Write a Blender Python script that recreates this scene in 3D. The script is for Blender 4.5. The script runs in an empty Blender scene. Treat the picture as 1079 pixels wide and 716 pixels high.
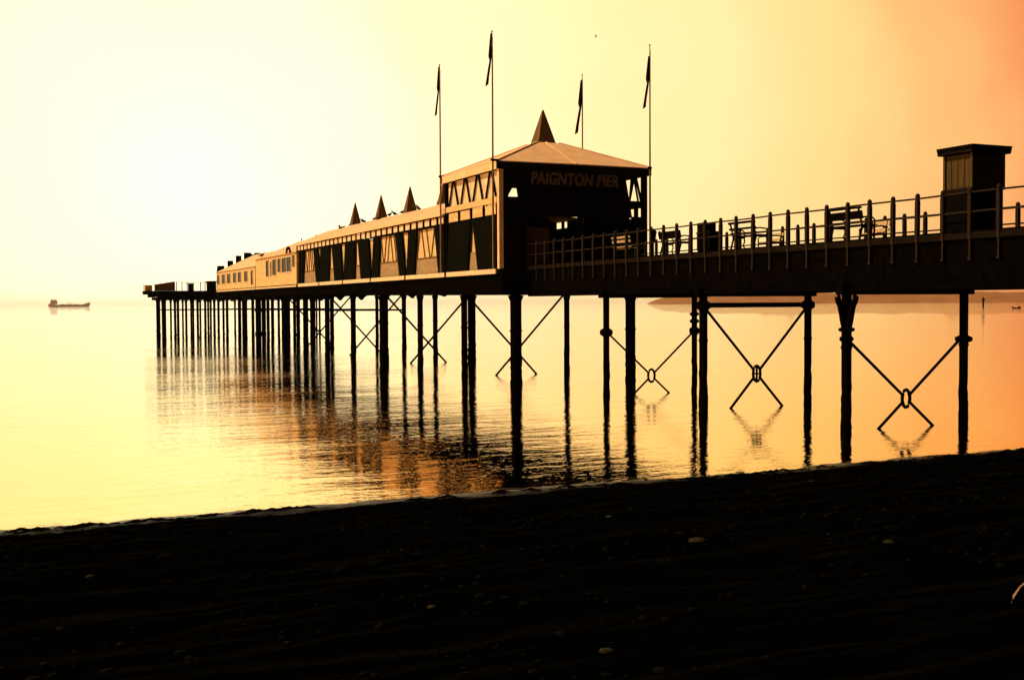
import bpy, bmesh, math, random
from mathutils import Vector, Matrix, noise
random.seed(7)
R = math.radians
scene = bpy.context.scene
COL = scene.collection

# ---------------------------------------------------------------- helpers
class MB:
    """collects shapes in one bmesh, links them as one mesh object"""
    def __init__(s): s.bm = bmesh.new()
    def box(s, x0, x1, y0, y1, z0, z1):
        v = [s.bm.verts.new(p) for p in ((x0,y0,z0),(x1,y0,z0),(x1,y1,z0),(x0,y1,z0),(x0,y0,z1),(x1,y0,z1),(x1,y1,z1),(x0,y1,z1))]
        for f in ((3,2,1,0),(4,5,6,7),(0,1,5,4),(1,2,6,5),(2,3,7,6),(3,0,4,7)): s.bm.faces.new([v[i] for i in f])
        return s
    def bar(s, a, b, w, h=None, up=(0,0,1)):
        a = Vector(a); b = Vector(b); h = h or w
        d = (b-a).normalized(); u = Vector(up)
        if abs(d.dot(u)) > .98: u = Vector((1,0,0))
        sx = d.cross(u).normalized()*w/2; sy = sx.cross(d).normalized()*h/2
        v = [s.bm.verts.new(p+q) for p in (a,b) for q in (-sx-sy, sx-sy, sx+sy, -sx+sy)]
        for f in ((0,1,2,3),(7,6,5,4),(0,4,5,1),(1,5,6,2),(2,6,7,3),(3,7,4,0)): s.bm.faces.new([v[i] for i in f])
        return s
    def tube(s, pts, rad, n=8, cap=True):
        """round tube through points; rad a number or a list"""
        pts = [Vector(p) for p in pts]
        rings = []
        for i, p in enumerate(pts):
            d = (pts[min(i+1,len(pts)-1)]-pts[max(i-1,0)]).normalized()
            u = Vector((0,0,1)) if abs(d.z) < .9 else Vector((1,0,0))
            sx = d.cross(u).normalized(); sy = sx.cross(d).normalized()
            r = rad[i] if isinstance(rad,(list,tuple)) else rad
            rings.append([s.bm.verts.new(p+(sx*math.cos(2*math.pi*k/n)+sy*math.sin(2*math.pi*k/n))*r) for k in range(n)])
        for i in range(len(rings)-1):
            for k in range(n):
                s.bm.faces.new((rings[i][k],rings[i][(k+1)%n],rings[i+1][(k+1)%n],rings[i+1][k]))
        if cap:
            s.bm.faces.new(rings[0][::-1]); s.bm.faces.new(rings[-1])
        return s
    def poly(s, pts, thick):
        """closed outline extruded along vector thick"""
        t = Vector(thick); a = [s.bm.verts.new(p) for p in pts]; b = [s.bm.verts.new(Vector(p)+t) for p in pts]
        s.bm.faces.new(a); s.bm.faces.new(b[::-1]); n = len(a)
        for i in range(n): s.bm.faces.new((a[i],b[i],b[(i+1)%n],a[(i+1)%n]))
        return s
    def faces(s, verts, fs):
        v = [s.bm.verts.new(p) for p in verts]
        for f in fs: s.bm.faces.new([v[i] for i in f])
        return s
    def build(s, name, mat, parent=None, smooth=False, bevel=0):
        bmesh.ops.recalc_face_normals(s.bm, faces=s.bm.faces[:])
        me = bpy.data.meshes.new(name); s.bm.to_mesh(me); s.bm.free()
        if mat: me.materials.append(mat)
        if smooth:
            for p in me.polygons: p.use_smooth = True
        o = bpy.data.objects.new(name, me); COL.objects.link(o)
        if parent: o.parent = parent
        if bevel:
            m = o.modifiers.new('bevel','BEVEL'); m.width = bevel; m.segments = 2; m.limit_method = 'ANGLE'
        return o

def tag(o, label=None, cat=None, group=None, kind=None):
    if label: o['label'] = label
    if cat: o['category'] = cat
    if group: o['group'] = group
    if kind: o['kind'] = kind
    return o
def empty(name, loc, label, cat, group=None, rz=0):
    o = bpy.data.objects.new(name, None); COL.objects.link(o); o.location = loc; o.rotation_euler.z = rz
    o.empty_display_size = .2
    return tag(o, label, cat, group)
def copy_tree(o, parent=None):
    c = o.copy(); COL.objects.link(c)
    if parent: c.parent = parent
    for ch in list(o.children): copy_tree(ch, c)
    return c

# ---------------------------------------------------------------- materials
def mat(name, c0, c1=None, rough=.7, scale=3.0, stretch=(1,1,1), bump=.0, metal=0.0, spec=.3, contrast=(.35,.7)):
    m = bpy.data.materials.new(name); m.use_nodes = True
    N = m.node_tree.nodes; L = m.node_tree.links
    b = N['Principled BSDF']; b.inputs['Roughness'].default_value = rough; b.inputs['Metallic'].default_value = metal
    b.inputs['Specular IOR Level'].default_value = spec
    if c1 is None: c1 = tuple(v*.6 for v in c0)
    tc = N.new('ShaderNodeTexCoord'); mp = N.new('ShaderNodeMapping'); mp.inputs['Scale'].default_value = stretch
    nz = N.new('ShaderNodeTexNoise'); nz.inputs['Scale'].default_value = scale; nz.inputs['Detail'].default_value = 6; nz.inputs['Roughness'].default_value = .65
    rp = N.new('ShaderNodeValToRGB'); rp.color_ramp.elements[0].position = contrast[0]; rp.color_ramp.elements[1].position = contrast[1]
    rp.color_ramp.elements[0].color = (*c1,1); rp.color_ramp.elements[1].color = (*c0,1)
    L.new(tc.outputs['Object'], mp.inputs['Vector']); L.new(mp.outputs['Vector'], nz.inputs['Vector'])
    L.new(nz.outputs['Fac'], rp.inputs['Fac']); L.new(rp.outputs['Color'], b.inputs['Base Color'])
    if bump:
        bp = N.new('ShaderNodeBump'); bp.inputs['Strength'].default_value = bump; bp.inputs['Distance'].default_value = .02
        L.new(nz.outputs['Fac'], bp.inputs['Height']); L.new(bp.outputs['Normal'], b.inputs['Normal'])
    return m
M = dict(
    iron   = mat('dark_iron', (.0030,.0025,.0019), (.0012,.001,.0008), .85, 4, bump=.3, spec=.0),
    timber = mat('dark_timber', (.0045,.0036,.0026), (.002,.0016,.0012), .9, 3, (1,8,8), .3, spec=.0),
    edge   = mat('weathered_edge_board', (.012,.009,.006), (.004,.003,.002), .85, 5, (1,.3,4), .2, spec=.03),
    rail   = mat('painted_rail', (.024,.016,.010), (.009,.006,.004), .6, 6, spec=.06),
    cream  = mat('cream_paint', (.66,.48,.235), (.44,.305,.14), .7, 2.2, (.6,.6,2.2), .1, spec=.2, contrast=(.25,.6)),
    sill   = mat('pale_sill_paint', (.80,.66,.46), (.55,.42,.27), .6, 3, spec=.2),
    screen = mat('frosted_parapet_board', (.36,.26,.14), (.22,.155,.085), .6, 3, (1,.5,3), spec=.2),
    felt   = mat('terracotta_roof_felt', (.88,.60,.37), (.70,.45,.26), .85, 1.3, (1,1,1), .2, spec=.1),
    pale_roof = mat('pale_roof_sheet', (.80,.64,.40), (.62,.47,.27), .7, 1.5, spec=.15),
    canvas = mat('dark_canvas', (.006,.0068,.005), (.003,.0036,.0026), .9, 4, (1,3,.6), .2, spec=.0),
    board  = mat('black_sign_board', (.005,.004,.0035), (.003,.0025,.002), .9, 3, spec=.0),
    letter = mat('faded_letter_paint', (.17,.125,.10), (.10,.07,.055), .8, 6, spec=.1),
    door   = mat('brown_door_wood', (.16,.085,.04), (.09,.045,.02), .8, 4, (4,4,.6), .2, spec=.1),
    glass  = mat('dark_window_glass', (.012,.012,.011), (.006,.006,.006), .35, 2, spec=.08),
    booth  = mat('booth_planks', (.085,.058,.022), (.045,.030,.012), .8, 3, (8,8,.5), .25, spec=.05),
    cloth  = mat('dark_flag_cloth', (.014,.006,.0045), (.006,.004,.003), .9, 4, spec=.02),
    pole   = mat('varnished_pole', (.22,.13,.07), (.12,.07,.035), .55, 5, (1,1,.2), spec=.3),
    pale_or_glint_bench = mat('pale_or_glint_bench_paint', (.62,.47,.26), (.42,.30,.16), .7, 4, spec=.2),  # own paint of the far benches; painted-in sun glint on one near bench
    feather = mat('gull_feathers', (.03,.022,.015), (.012,.009,.007), .9, 9, spec=.1),
    hull   = mat('haze_lightened_hull_paint', (.62,.27,.10), (.48,.19,.07), .7, .1, spec=.2),  # orange-brown hull, its colour lightened to carry part of the haze
    deckhouse = mat('haze_lightened_deckhouse_paint', (.70,.27,.09), (.55,.2,.07), .7, .2, spec=.2),  # haze fade put into this colour as on the hull
    stone  = mat('pale_stone', (.034,.030,.017), (.012,.010,.007), .85, 14, spec=.02),
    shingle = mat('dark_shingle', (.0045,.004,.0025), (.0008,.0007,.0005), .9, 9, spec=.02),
    weed   = mat('dark_seaweed', (.003,.003,.0015), (.001,.001,.0007), .9, 12, spec=.03),
    stalk  = mat('bleached_driftwood', (.40,.27,.17), (.22,.14,.085), .8, 12, spec=.15),
    hill   = mat('haze_lightened_scrub', (.36,.17,.07), (.25,.11,.045), .9, .02, spec=.05),  # hill colour lightened to make up for the thin haze
)

# ---------------------------------------------------------------- camera   (X across the pier, Y seaward along it, Z up from the still water)
CZ = 3.85
TH, PITCH, ROLL = R(24.09), R(1.83), R(-.315)
cam = bpy.data.cameras.new('camera'); cam.sensor_width = 36; cam.lens = 1200*36/1079; cam.clip_end = 40000; cam.clip_start = .1
co = bpy.data.objects.new('camera', cam); COL.objects.link(co); scene.camera = co
co.matrix_world = Matrix.Translation((0,0,CZ)) @ Matrix.Rotation(-TH,4,'Z') @ Matrix.Rotation(math.pi/2-PITCH,4,'X') @ Matrix.Rotation(ROLL,4,'Z')

# ---------------------------------------------------------------- sky and sun
SUN_AZ, SUN_EL = R(-78), R(43)          # azimuth from +Y, positive towards +X
w = bpy.data.worlds.new('World'); scene.world = w; w.use_nodes = True
N = w.node_tree.nodes; L = w.node_tree.links; N.clear()
out = N.new('ShaderNodeOutputWorld'); add = N.new('ShaderNodeAddShader')
sky = N.new('ShaderNodeTexSky'); sky.sky_type = 'NISHITA'; sky.sun_disc = False
sky.sun_elevation = SUN_EL; sky.sun_rotation = SUN_AZ; sky.dust_density = 6; sky.air_density = 2
tint = N.new('ShaderNodeMix'); tint.data_type = 'RGBA'; tint.blend_type = 'MULTIPLY'; tint.inputs[0].default_value = 1
tint.inputs[7].default_value = (1,.50,.17,1)
b1 = N.new('ShaderNodeBackground'); b1.inputs['Strength'].default_value = .012
L.new(sky.outputs[0], tint.inputs[6]); L.new(tint.outputs[2], b1.inputs['Color'])
# evening glow: brightness by the angle from a bright patch low over the sea
GA, GE = R(8.5), R(6.5)
G = Vector((math.sin(GA)*math.cos(GE), math.cos(GA)*math.cos(GE), math.sin(GE)))
tc = N.new('ShaderNodeTexCoord'); nrm = N.new('ShaderNodeVectorMath'); nrm.operation = 'NORMALIZE'
nzs = N.new('ShaderNodeTexNoise'); nzs.inputs['Scale'].default_value = 3.2; nzs.inputs['Detail'].default_value = 5
dot = N.new('ShaderNodeVectorMath'); dot.operation = 'DOT_PRODUCT'; dot.inputs[1].default_value = G
ac = N.new('ShaderNodeMath'); ac.operation = 'ARCCOSINE'
nm = N.new('ShaderNodeMath'); nm.operation = 'MULTIPLY_ADD'; nm.inputs[1].default_value = .24; nm.inputs[2].default_value = -.12
an = N.new('ShaderNodeMath'); an.operation = 'ADD'
dv = N.new('ShaderNodeMath'); dv.operation = 'DIVIDE'; dv.inputs[1].default_value = math.pi
rp = N.new('ShaderNodeValToRGB'); rp.color_ramp.interpolation = 'EASE'
stops = [(0,(1.56,1.40,.96)),(7,(1.52,1.30,.82)),(16,(1.40,1.05,.58)),(25,(1.25,.89,.41)),(31,(1.14,.74,.29)),(36,(1.03,.52,.18)),(40.5,(.92,.30,.10)),
         (47,(.60,.17,.05)),(54,(.36,.10,.03)),(68,(.12,.035,.010)),(95,(.022,.008,.003)),(180,(.008,.004,.003))]
cr = rp.color_ramp
while len(cr.elements) < len(stops): cr.elements.new(.5)
for e, (a, c) in zip(cr.elements, stops): e.position = a/180; e.color = (c[0]/2, c[1]/2, c[2]/2, 1)
b2 = N.new('ShaderNodeBackground'); b2.inputs['Strength'].default_value = 2
sq = N.new('ShaderNodeVectorMath'); sq.operation = 'MULTIPLY'; sq.inputs[1].default_value = (1,1,1.12)
L.new(tc.outputs['Generated'], sq.inputs[0]); L.new(sq.outputs[0], nrm.inputs[0]); L.new(nrm.outputs[0], dot.inputs[0]); L.new(nrm.outputs[0], nzs.inputs['Vector'])
L.new(dot.outputs['Value'], ac.inputs[0]); L.new(nzs.outputs['Fac'], nm.inputs[0]); L.new(ac.outputs[0], an.inputs[0]); L.new(nm.outputs[0], an.inputs[1])
L.new(an.outputs[0], dv.inputs[0]); L.new(dv.outputs[0], rp.inputs['Fac']); L.new(rp.outputs['Color'], b2.inputs['Color'])
L.new(b1.outputs[0], add.inputs[0]); L.new(b2.outputs[0], add.inputs[1]); L.new(add.outputs[0], out.inputs['Surface'])
sl = bpy.data.lights.new('sun','SUN'); sl.energy = 4.3; sl.angle = R(.53); sl.color = (1,.70,.38)
so = bpy.data.objects.new('sun', sl); COL.objects.link(so)
sd = Vector((math.sin(SUN_AZ)*math.cos(SUN_EL), math.cos(SUN_AZ)*math.cos(SUN_EL), math.sin(SUN_EL)))
so.rotation_euler = sd.to_track_quat('Z','Y').to_euler(); so.location = (-40,40,60)
vs = scene.view_settings; vs.view_transform = 'Standard'; vs.look = 'None'; vs.gamma = 1; vs.exposure = 0; vs.use_curve_mapping = False

# ---------------------------------------------------------------- sea, beach, headland, haze
def sea_mat():
    m = bpy.data.materials.new('calm_sea'); m.use_nodes = True
    N = m.node_tree.nodes; L = m.node_tree.links; b = N['Principled BSDF']
    b.inputs['Base Color'].default_value = (.95,.71,.46,1); b.inputs['Metallic'].default_value = 1.0; b.inputs['Specular Tint'].default_value = (.98,.84,.56,1)
    b.inputs['Roughness'].default_value = .012; b.inputs['IOR'].default_value = 1.33
    tc = N.new('ShaderNodeTexCoord')
    def nz(scale, st, det, rot=0):
        mp = N.new('ShaderNodeMapping'); mp.inputs['Scale'].default_value = st; mp.inputs['Rotation'].default_value = (0,0,rot)
        n = N.new('ShaderNodeTexNoise'); n.inputs['Scale'].default_value = scale; n.inputs['Detail'].default_value = det; n.inputs['Roughness'].default_value = .55
        L.new(tc.outputs['Object'], mp.inputs['Vector']); L.new(mp.outputs['Vector'], n.inputs['Vector']); return n
    a = nz(1.7, (.42,1,1), 3, R(-15)); c = nz(.42, (.4,1,1), 2, R(-10)); p = nz(.07, (.25,1,1), 3, R(-8)); f = nz(7.0, (.6,1,1), 2, R(12))
    mr = N.new('ShaderNodeMapRange'); mr.inputs[1].default_value = .36; mr.inputs[2].default_value = .60; mr.inputs[3].default_value = .35; mr.inputs[4].default_value = 1
    L.new(p.outputs['Fac'], mr.inputs[0])
    af = N.new('ShaderNodeMath'); af.operation = 'MULTIPLY_ADD'; af.inputs[1].default_value = .30; L.new(f.outputs['Fac'], af.inputs[0]); L.new(a.outputs['Fac'], af.inputs[2])
    mu = N.new('ShaderNodeMath'); mu.operation = 'MULTIPLY'; L.new(af.outputs[0], mu.inputs[0]); L.new(mr.outputs[0], mu.inputs[1])
    ad = N.new('ShaderNodeMath'); ad.operation = 'MULTIPLY_ADD'; ad.inputs[1].default_value = 1.0
    L.new(c.outputs['Fac'], ad.inputs[0]); L.new(mu.outputs[0], ad.inputs[2])
    # the water is stillest in the lee of the beach and livelier farther out
    sp = N.new('ShaderNodeSeparateXYZ'); L.new(tc.outputs['Object'], sp.inputs[0])
    lee = N.new('ShaderNodeMapRange'); lee.inputs[1].default_value = 22; lee.inputs[2].default_value = 120; lee.inputs[3].default_value = .62; lee.inputs[4].default_value = 1.7
    L.new(sp.outputs['Y'], lee.inputs[0])
    lm_ = N.new('ShaderNodeMath'); lm_.operation = 'MULTIPLY'; L.new(ad.outputs[0], lm_.inputs[0]); L.new(lee.outputs[0], lm_.inputs[1])
    bp = N.new('ShaderNodeBump'); bp.inputs['Strength'].default_value = 1; bp.inputs['Distance'].default_value = .034
    L.new(lm_.outputs[0], bp.inputs['Height']); L.new(bp.outputs['Normal'], b.inputs['Normal'])
    return m
S = 12000
sea = MB().faces([(-S,10,0),(S,10,0),(S,S,0),(-S,S,0)], [(0,1,2,3)]).build('sea', sea_mat())
tag(sea, 'calm sea reflecting an amber evening sky', 'sea', kind='structure')

SHORE = 21.45
def ground(x, y):
    d = SHORE - y
    z = d*.105 if d > -6 else -.63 + (d+6)*.05
    z = max(z, -2.2)
    if y < SHORE+3:
        k = min(1, max(0, (d+.6)/3)); k0 = min(1, max(.18, (d+1.2)/2))
        z += .10*k*noise.noise(Vector((x*.18, y*.5, 0)))
        z += .055*k*noise.noise(Vector((x*.55, y*1.6, 3))) + .030*k0*noise.noise(Vector((x*1.6, y*3.4, 7))) + .020*k0*noise.noise(Vector((x*4.5, y*6, 1)))
        if x > 16: z += min(1,(x-16)/5)*.08*k0*max(0, .3+noise.noise(Vector((x*.7, y*.8, 11))))
    return z
def beach_mat():
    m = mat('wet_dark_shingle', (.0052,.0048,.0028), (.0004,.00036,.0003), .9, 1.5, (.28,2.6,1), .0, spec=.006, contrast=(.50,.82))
    N = m.node_tree.nodes; L = m.node_tree.links; b = N['Principled BSDF']
    g = N.new('ShaderNodeNewGeometry'); sp = N.new('ShaderNodeSeparateXYZ'); L.new(g.outputs['Position'], sp.inputs[0])
    r = N.new('ShaderNodeMapRange'); r.inputs[1].default_value = .03; r.inputs[2].default_value = .20; r.inputs[3].default_value = .28; r.inputs[4].default_value = .85
    L.new(sp.outputs['Z'], r.inputs[0]); L.new(r.outputs[0], b.inputs['Roughness'])
    r2 = N.new('ShaderNodeMapRange'); r2.inputs[1].default_value = .02; r2.inputs[2].default_value = .13; r2.inputs[3].default_value = .10; r2.inputs[4].default_value = .0
    L.new(sp.outputs['Z'], r2.inputs[0]); L.new(r2.outputs[0], b.inputs['Specular IOR Level'])
    tc = N.new('ShaderNodeTexCoord'); v = N.new('ShaderNodeTexVoronoi'); v.inputs['Scale'].default_value = 16
    n2 = N.new('ShaderNodeTexNoise'); n2.inputs['Scale'].default_value = 7; n2.inputs['Detail'].default_value = 8
    L.new(tc.outputs['Object'], v.inputs['Vector']); L.new(tc.outputs['Object'], n2.inputs['Vector'])
    ad = N.new('ShaderNodeMath'); ad.operation = 'ADD'; L.new(v.outputs['Distance'], ad.inputs[0]); L.new(n2.outputs['Fac'], ad.inputs[1])
    bp = N.new('ShaderNodeBump'); bp.inputs['Strength'].default_value = .8; bp.inputs['Distance'].default_value = .03
    L.new(ad.outputs[0], bp.inputs['Height']); L.new(bp.outputs['Normal'], b.inputs['Normal'])
    return m
def axis(segs):
    o = []
    for a, b, st in segs:
        n = max(1, round((b-a)/st)); o += [a+(b-a)*i/n for i in range(n)]
    return o + [segs[-1][1]]
xs = axis([(-300,-40,20),(-40,-10,1.5),(-10,-3,.4),(-3,30,.14),(30,42,.4),(42,90,3),(90,400,20)])
ys = axis([(-60,-10,5),(-10,4,.7),(4,23.4,.13),(23.4,34,.6),(34,60,3)])
bm = bmesh.new(); gv = [[bm.verts.new((x,y,ground(x,y))) for x in xs] for y in ys]
for j in range(len(ys)-1):
    for i in range(len(xs)-1): bm.faces.new((gv[j][i],gv[j][i+1],gv[j+1][i+1],gv[j+1][i]))
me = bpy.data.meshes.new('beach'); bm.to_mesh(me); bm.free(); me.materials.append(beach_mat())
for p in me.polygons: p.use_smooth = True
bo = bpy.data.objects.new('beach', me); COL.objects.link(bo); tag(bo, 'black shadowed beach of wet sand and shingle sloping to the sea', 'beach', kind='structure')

# loose shingle and weed: far too many to count
def rock(mb, x, y, r, flat=.55, seed=0):
    n, k = 6, 3; z = ground(x,y); rnd = random.Random(seed)
    ang = rnd.random()*6.28; ca, sa = math.cos(ang), math.sin(ang); el = 1+rnd.random()*.7
    rings = []
    for i in range(k+1):
        ph = -math.pi/2 + math.pi*(i+.5)/(k+1)
        ring = []
        for j in range(n):
            a = 2*math.pi*j/n; q = r*math.cos(ph)*(1+.3*(rnd.random()-.5))
            px, py = q*math.cos(a)*el, q*math.sin(a)
            ring.append(mb.bm.verts.new((x+px*ca-py*sa, y+px*sa+py*ca, z+r*flat*(.5+math.sin(ph)))))
        rings.append(ring)
    for i in range(k):
        for j in range(n): mb.bm.faces.new((rings[i][j],rings[i][(j+1)%n],rings[i+1][(j+1)%n],rings[i+1][j]))
    mb.bm.faces.new(rings[0][::-1]); mb.bm.faces.new(rings[-1])
mb = MB()
for i in range(2600):
    y = random.uniform(5.5, SHORE-.4); x = random.uniform(-2, 4+y*1.05)
    if noise.noise(Vector((x*.25,y*.9,5))) < -.05: continue
    rock(mb, x, y, random.choice((.010,.014,.018,.022,.032))*random.uniform(.8,1.3), seed=i)
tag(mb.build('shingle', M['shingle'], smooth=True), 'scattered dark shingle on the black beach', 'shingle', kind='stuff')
mb = MB()
for i in range(1500):
    line = random.choice((20.6, 19.3, 17.2, 14.5, 12.0)); x = random.uniform(-2, 27)
    y = line + .5*noise.noise(Vector((x*.3, line, 0))) + random.gauss(0,.10)
    if noise.noise(Vector((x*.6,line*3,9))) < -.1: continue
    r = random.uniform(.03,.09); a = random.uniform(-.5,.5); z = ground(x,y)
    pts = [(x+math.cos(a)*r*2.2*(t-1)+random.gauss(0,.015), y+math.sin(a)*r*2*(t-1), z+.006+ (r*.35 if t==1 else 0)) for t in range(3)]
    mb.tube(pts, [r*.15,r*.34,r*.12], 5)
tag(mb.build('seaweed', M['weed']), 'thin dark lines of seaweed along the tide marks', 'seaweed', kind='stuff')

M['foam'] = mat('thin_foam', (.30,.26,.16), (.12,.10,.06), .7, 9, spec=.1)
mb = MB(); x = -3.0
while x < 34:
    ln_ = random.uniform(.25,1.3); off = random.uniform(-.05,.32)
    if random.random() < .72:
        n_ = 8; up, dn = [], []
        for i in range(n_+1):
            u = x+ln_*i/n_; yy = SHORE+.02+off+.22*noise.noise(Vector((u*.5,1,4)))+.05*noise.noise(Vector((u*3,2,4)))
            w_ = (.008+.022*abs(noise.noise(Vector((u*2.2,off*9,8)))))*math.sin(math.pi*(i+.3)/(n_+.6))
            up.append((u,yy+w_,.012)); dn.append((u,yy-w_,.012))
        vv = up+dn; mb.faces([(a,b_,c_+.004) for a,b_,c_ in vv], [(i,i+1,n_+2+i,n_+1+i) for i in range(n_)])
    x += ln_*random.uniform(.5,1.1)
tag(mb.build('foam', M['foam']), 'thin broken line of foam where the calm water meets the dark sand', 'foam', kind='stuff')

def pale_stone(x, y, pts_scale, label, flat=.4):
    mb = MB(); rock(mb, x, y, pts_scale, flat, seed=int(x*97+y*31))
    o = mb.build('pale_stone', M['stone'], smooth=True); tag(o, label, 'stone', 'pale stones on the dark beach'); return o

# headland across the bay
hb = bmesh.new()
def pol(az, r): return (r*math.sin(R(az)), r*math.cos(R(az)))
rows = []
for j in range(15):
    rr = 3300 + j*60; row = []
    for i in range(150):
        az = 30.85 + i*.22
        x, y = pol(az, rr)
        k = min(1, (az-30.85)/.9)**.8 * min(1, (j+.05)/2.2) * (1-max(0,(j-10)/4.0))
        h = k*(23 + 7*noise.noise(Vector((az*.45,j*.15,2))) + 3*noise.noise(Vector((az*2.2,j*.4,5))) + min(6,(az-31)*.8))
        row.append(hb.verts.new((x, y, max(-1, h-1 if j in (0,14) else h))))
    rows.append(row)
for j in range(14):
    for i in range(149): hb.faces.new((rows[j][i],rows[j][i+1],rows[j+1][i+1],rows[j+1][i]))
me = bpy.data.meshes.new('headland'); hb.to_mesh(me); hb.free(); me.materials.append(M['hill'])
for p in me.polygons: p.use_smooth = True
ho = bpy.data.objects.new('headland', me); COL.objects.link(ho); tag(ho, 'low hazy headland across the bay behind the pier legs', 'headland', kind='structure')

HAZE = 4.5e-5
if HAZE:
    hz = MB().box(-13000,13000,-13000,13000,-3.4,48).build('haze', None); tag(hz, 'thin warm sea haze over the bay', 'haze', kind='stuff')
    m = bpy.data.materials.new('haze_air'); m.use_nodes = True; nt = m.node_tree; nt.nodes.clear()
    o = nt.nodes.new('ShaderNodeOutputMaterial'); v = nt.nodes.new('ShaderNodeVolumePrincipled')
    v.inputs['Density'].default_value = HAZE; v.inputs['Color'].default_value = (.97,.93,.86,1); v.inputs['Anisotropy'].default_value = .8
    nt.links.new(v.outputs[0], o.inputs['Volume']); hz.data.materials.append(m); hz.display_type = 'WIRE'

# ---------------------------------------------------------------- the pier
NX0, NX1 = 22.9, 27.7          # neck edges
PX0, PX1 = 21.42, 29.5         # pavilion platform edges
PF = 49.3                      # landward front of the pavilion platform
HEAD = 130.0
pier = empty('pier', (25.3,49.3,0), 'long black iron seaside pier on thin legs standing in calm water', 'pier')
def P(mb, name, m, parent=pier, **k):
    o = mb.build(name, m, parent, **k); o.matrix_parent_inverse = Matrix.Translation(pier.location).inverted() if parent is pier else Matrix.Identity(4); return o
mb = MB().box(NX0+.02,NX1-.02,-2,PF-.01,5.44,5.60); mb.box(NX0+.3,NX1-.3,-2,PF-.012,5.6,5.70)
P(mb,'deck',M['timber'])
mb = MB()
for x in (NX0+.05, NX1-.30): mb.box(x,x+.25,-2,PF-.02,4.27,5.438)
for x in (NX0-.02, NX1-.34): mb.box(x,x+.36,-2,PF-.02,4.18,4.268)      # bottom flanges
y = -1.5
while y < PF: mb.box(NX0+.3,NX1-.3,y,y+.22,4.55,5.438); y += 1.75
P(mb,'girder',M['iron'])
P(MB().box(NX0-.05,NX0+.018,-2,PF-.03,5.46,5.625),'edge_board',M['edge'])
P(MB().box(NX1-.018,NX1+.05,-2,PF-.03,5.46,5.625),'edge_board',M['edge'])
mb = MB().box(PX0+.02,PX1-.02,PF,HEAD,5.28,5.5)
P(mb,'pavilion_deck',M['timber'])
BENTS = [5.1,12.4,19.6,26.9,34.5,41.7] + [49.3+7*k for k in range(12)]
mb = MB()
def under(t): return 4.30 + min(1,max(0,(t-49)/42))*.32
for a, b in zip(BENTS[6:], BENTS[7:]+[HEAD]):
    for x in (PX0+.12, PX1-.37):
        z0, z1 = under(a), under(b); arch = min(1,max(0,(a-70)/20))*.38
        n = 12; top = 5.276
        pts = []
        for i in range(n+1):
            s = i/n; e = abs(2*s-1)
            zz = z0+(z1-z0)*s - arch*max(0,(e-.45)/.55)**2.2
            pts.append((x, a+(b-a)*s, zz))
        pts += [(x,b,top),(x,a,top)]
        mb.poly(pts, (.25,0,0))
t = PF+.05
while t < HEAD-.3: mb.box(PX0+.4,PX1-.4,t,t+.25,4.85,5.276); t += 2.33
mb.box(PX0+.4,PX1-.4,PF+.02,PF+.045,4.4,5.27)
P(mb,'pavilion_girder',M['iron'])
def pile(x, y, z1, r, bent, collars=(), base=None):
    zb = min(ground(x,y)-.6, -1.2) if base is None else base
    rn = random.Random(int(x*53+y*17)); zs = [zb]; z = max(zb+.2,-.4)
    while z < 1.5: zs.append(z); z += .17
    zs += [1.6+ (z1-1.6)*q for q in (.0,.34,.35,.37,.38,.7,1)]
    g = lambda z: r*(1.0 + (max(0,1.3-z)*.07 + rn.uniform(-.07,.09) if z < 1.45 else rn.uniform(-.01,.01)))
    mb = MB().tube([(x+(rn.uniform(-.02,.02) if z < 1.4 else 0),y,z) for z in zs], [g(z)*(1.16 if 0 < i-len(zs)+6 < 3 else 1) for i, z in enumerate(zs)], 12)
    for z, rr, h in collars: mb.tube([(x,y,z-h),(x,y,z-h*.5),(x,y,z+h*.5),(x,y,z+h)], [r*1.05,rr,rr,r*1.05], 12)
    if collars == () : mb.tube([(x,y,z1-.3),(x,y,z1-.02)], [r*1.02,r*1.45], 12)
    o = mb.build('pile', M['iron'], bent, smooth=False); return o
def bent_obj(t, x0, x1, ztop, r, near_collars=(), far_collars=(), cap=.3, mids=(), wide=None):
    b = MB().box(x0-.3,x1+.3,t-.14,t+.14,ztop,ztop+cap).build('cross_beam', M['iron'], pier)
    b.matrix_parent_inverse = Matrix.Translation(pier.location).inverted()
    pile(x0,t,ztop-.001,r,b,near_collars); pile(x1,t,ztop-.001,r*.92,b,far_collars)
    for mx in mids: pile(mx,t,ztop-.001,r*.9,b)
    return b
def cross(b, t, x0, zA, x1, zB, r, ring=None, off=.0):
    """two tie rods crossing, from the leg tops down into the water"""
    xc, zc = (x0+x1)/2, (zA+zB)/2
    for (xa,xb) in ((x0,x1),(x1,x0)):
        if ring:      # each rod stops at the ring that joins them
            d = Vector((xb-xa,0,zB-zA)).normalized(); q = Vector((xc,t,zc)); e = 1/math.sqrt((d.x/ring[0])**2+(d.z/ring[1])**2)
            MB().tube([(xa,t,zA),q-d*e], r, 6).build('tie_rod', M['iron'], b); MB().tube([q+d*e,(xb,t,zB)], r, 6).build('tie_rod', M['iron'], b)
        else:
            MB().tube([(xa,t+off,zA),(xb,t+off,zB)], r, 6).build('tie_rod', M['iron'], b); off = -off
    if ring:
        n = 20; pts = [(xc+ring[0]*math.cos(2*math.pi*i/n), t, zc+ring[1]*math.sin(2*math.pi*i/n)) for i in range(n+1)]
        mb = MB().tube(pts, .052, 8, cap=False)
        if len(ring) > 2: mb.bar((xc,t,zc-ring[1]),(xc,t,zc+ring[1]),.06); mb.bar((xc-ring[0],t,zc),(xc+ring[0],t,zc),.06)
        mb.build('tie_ring', M['iron'], b)
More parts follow.
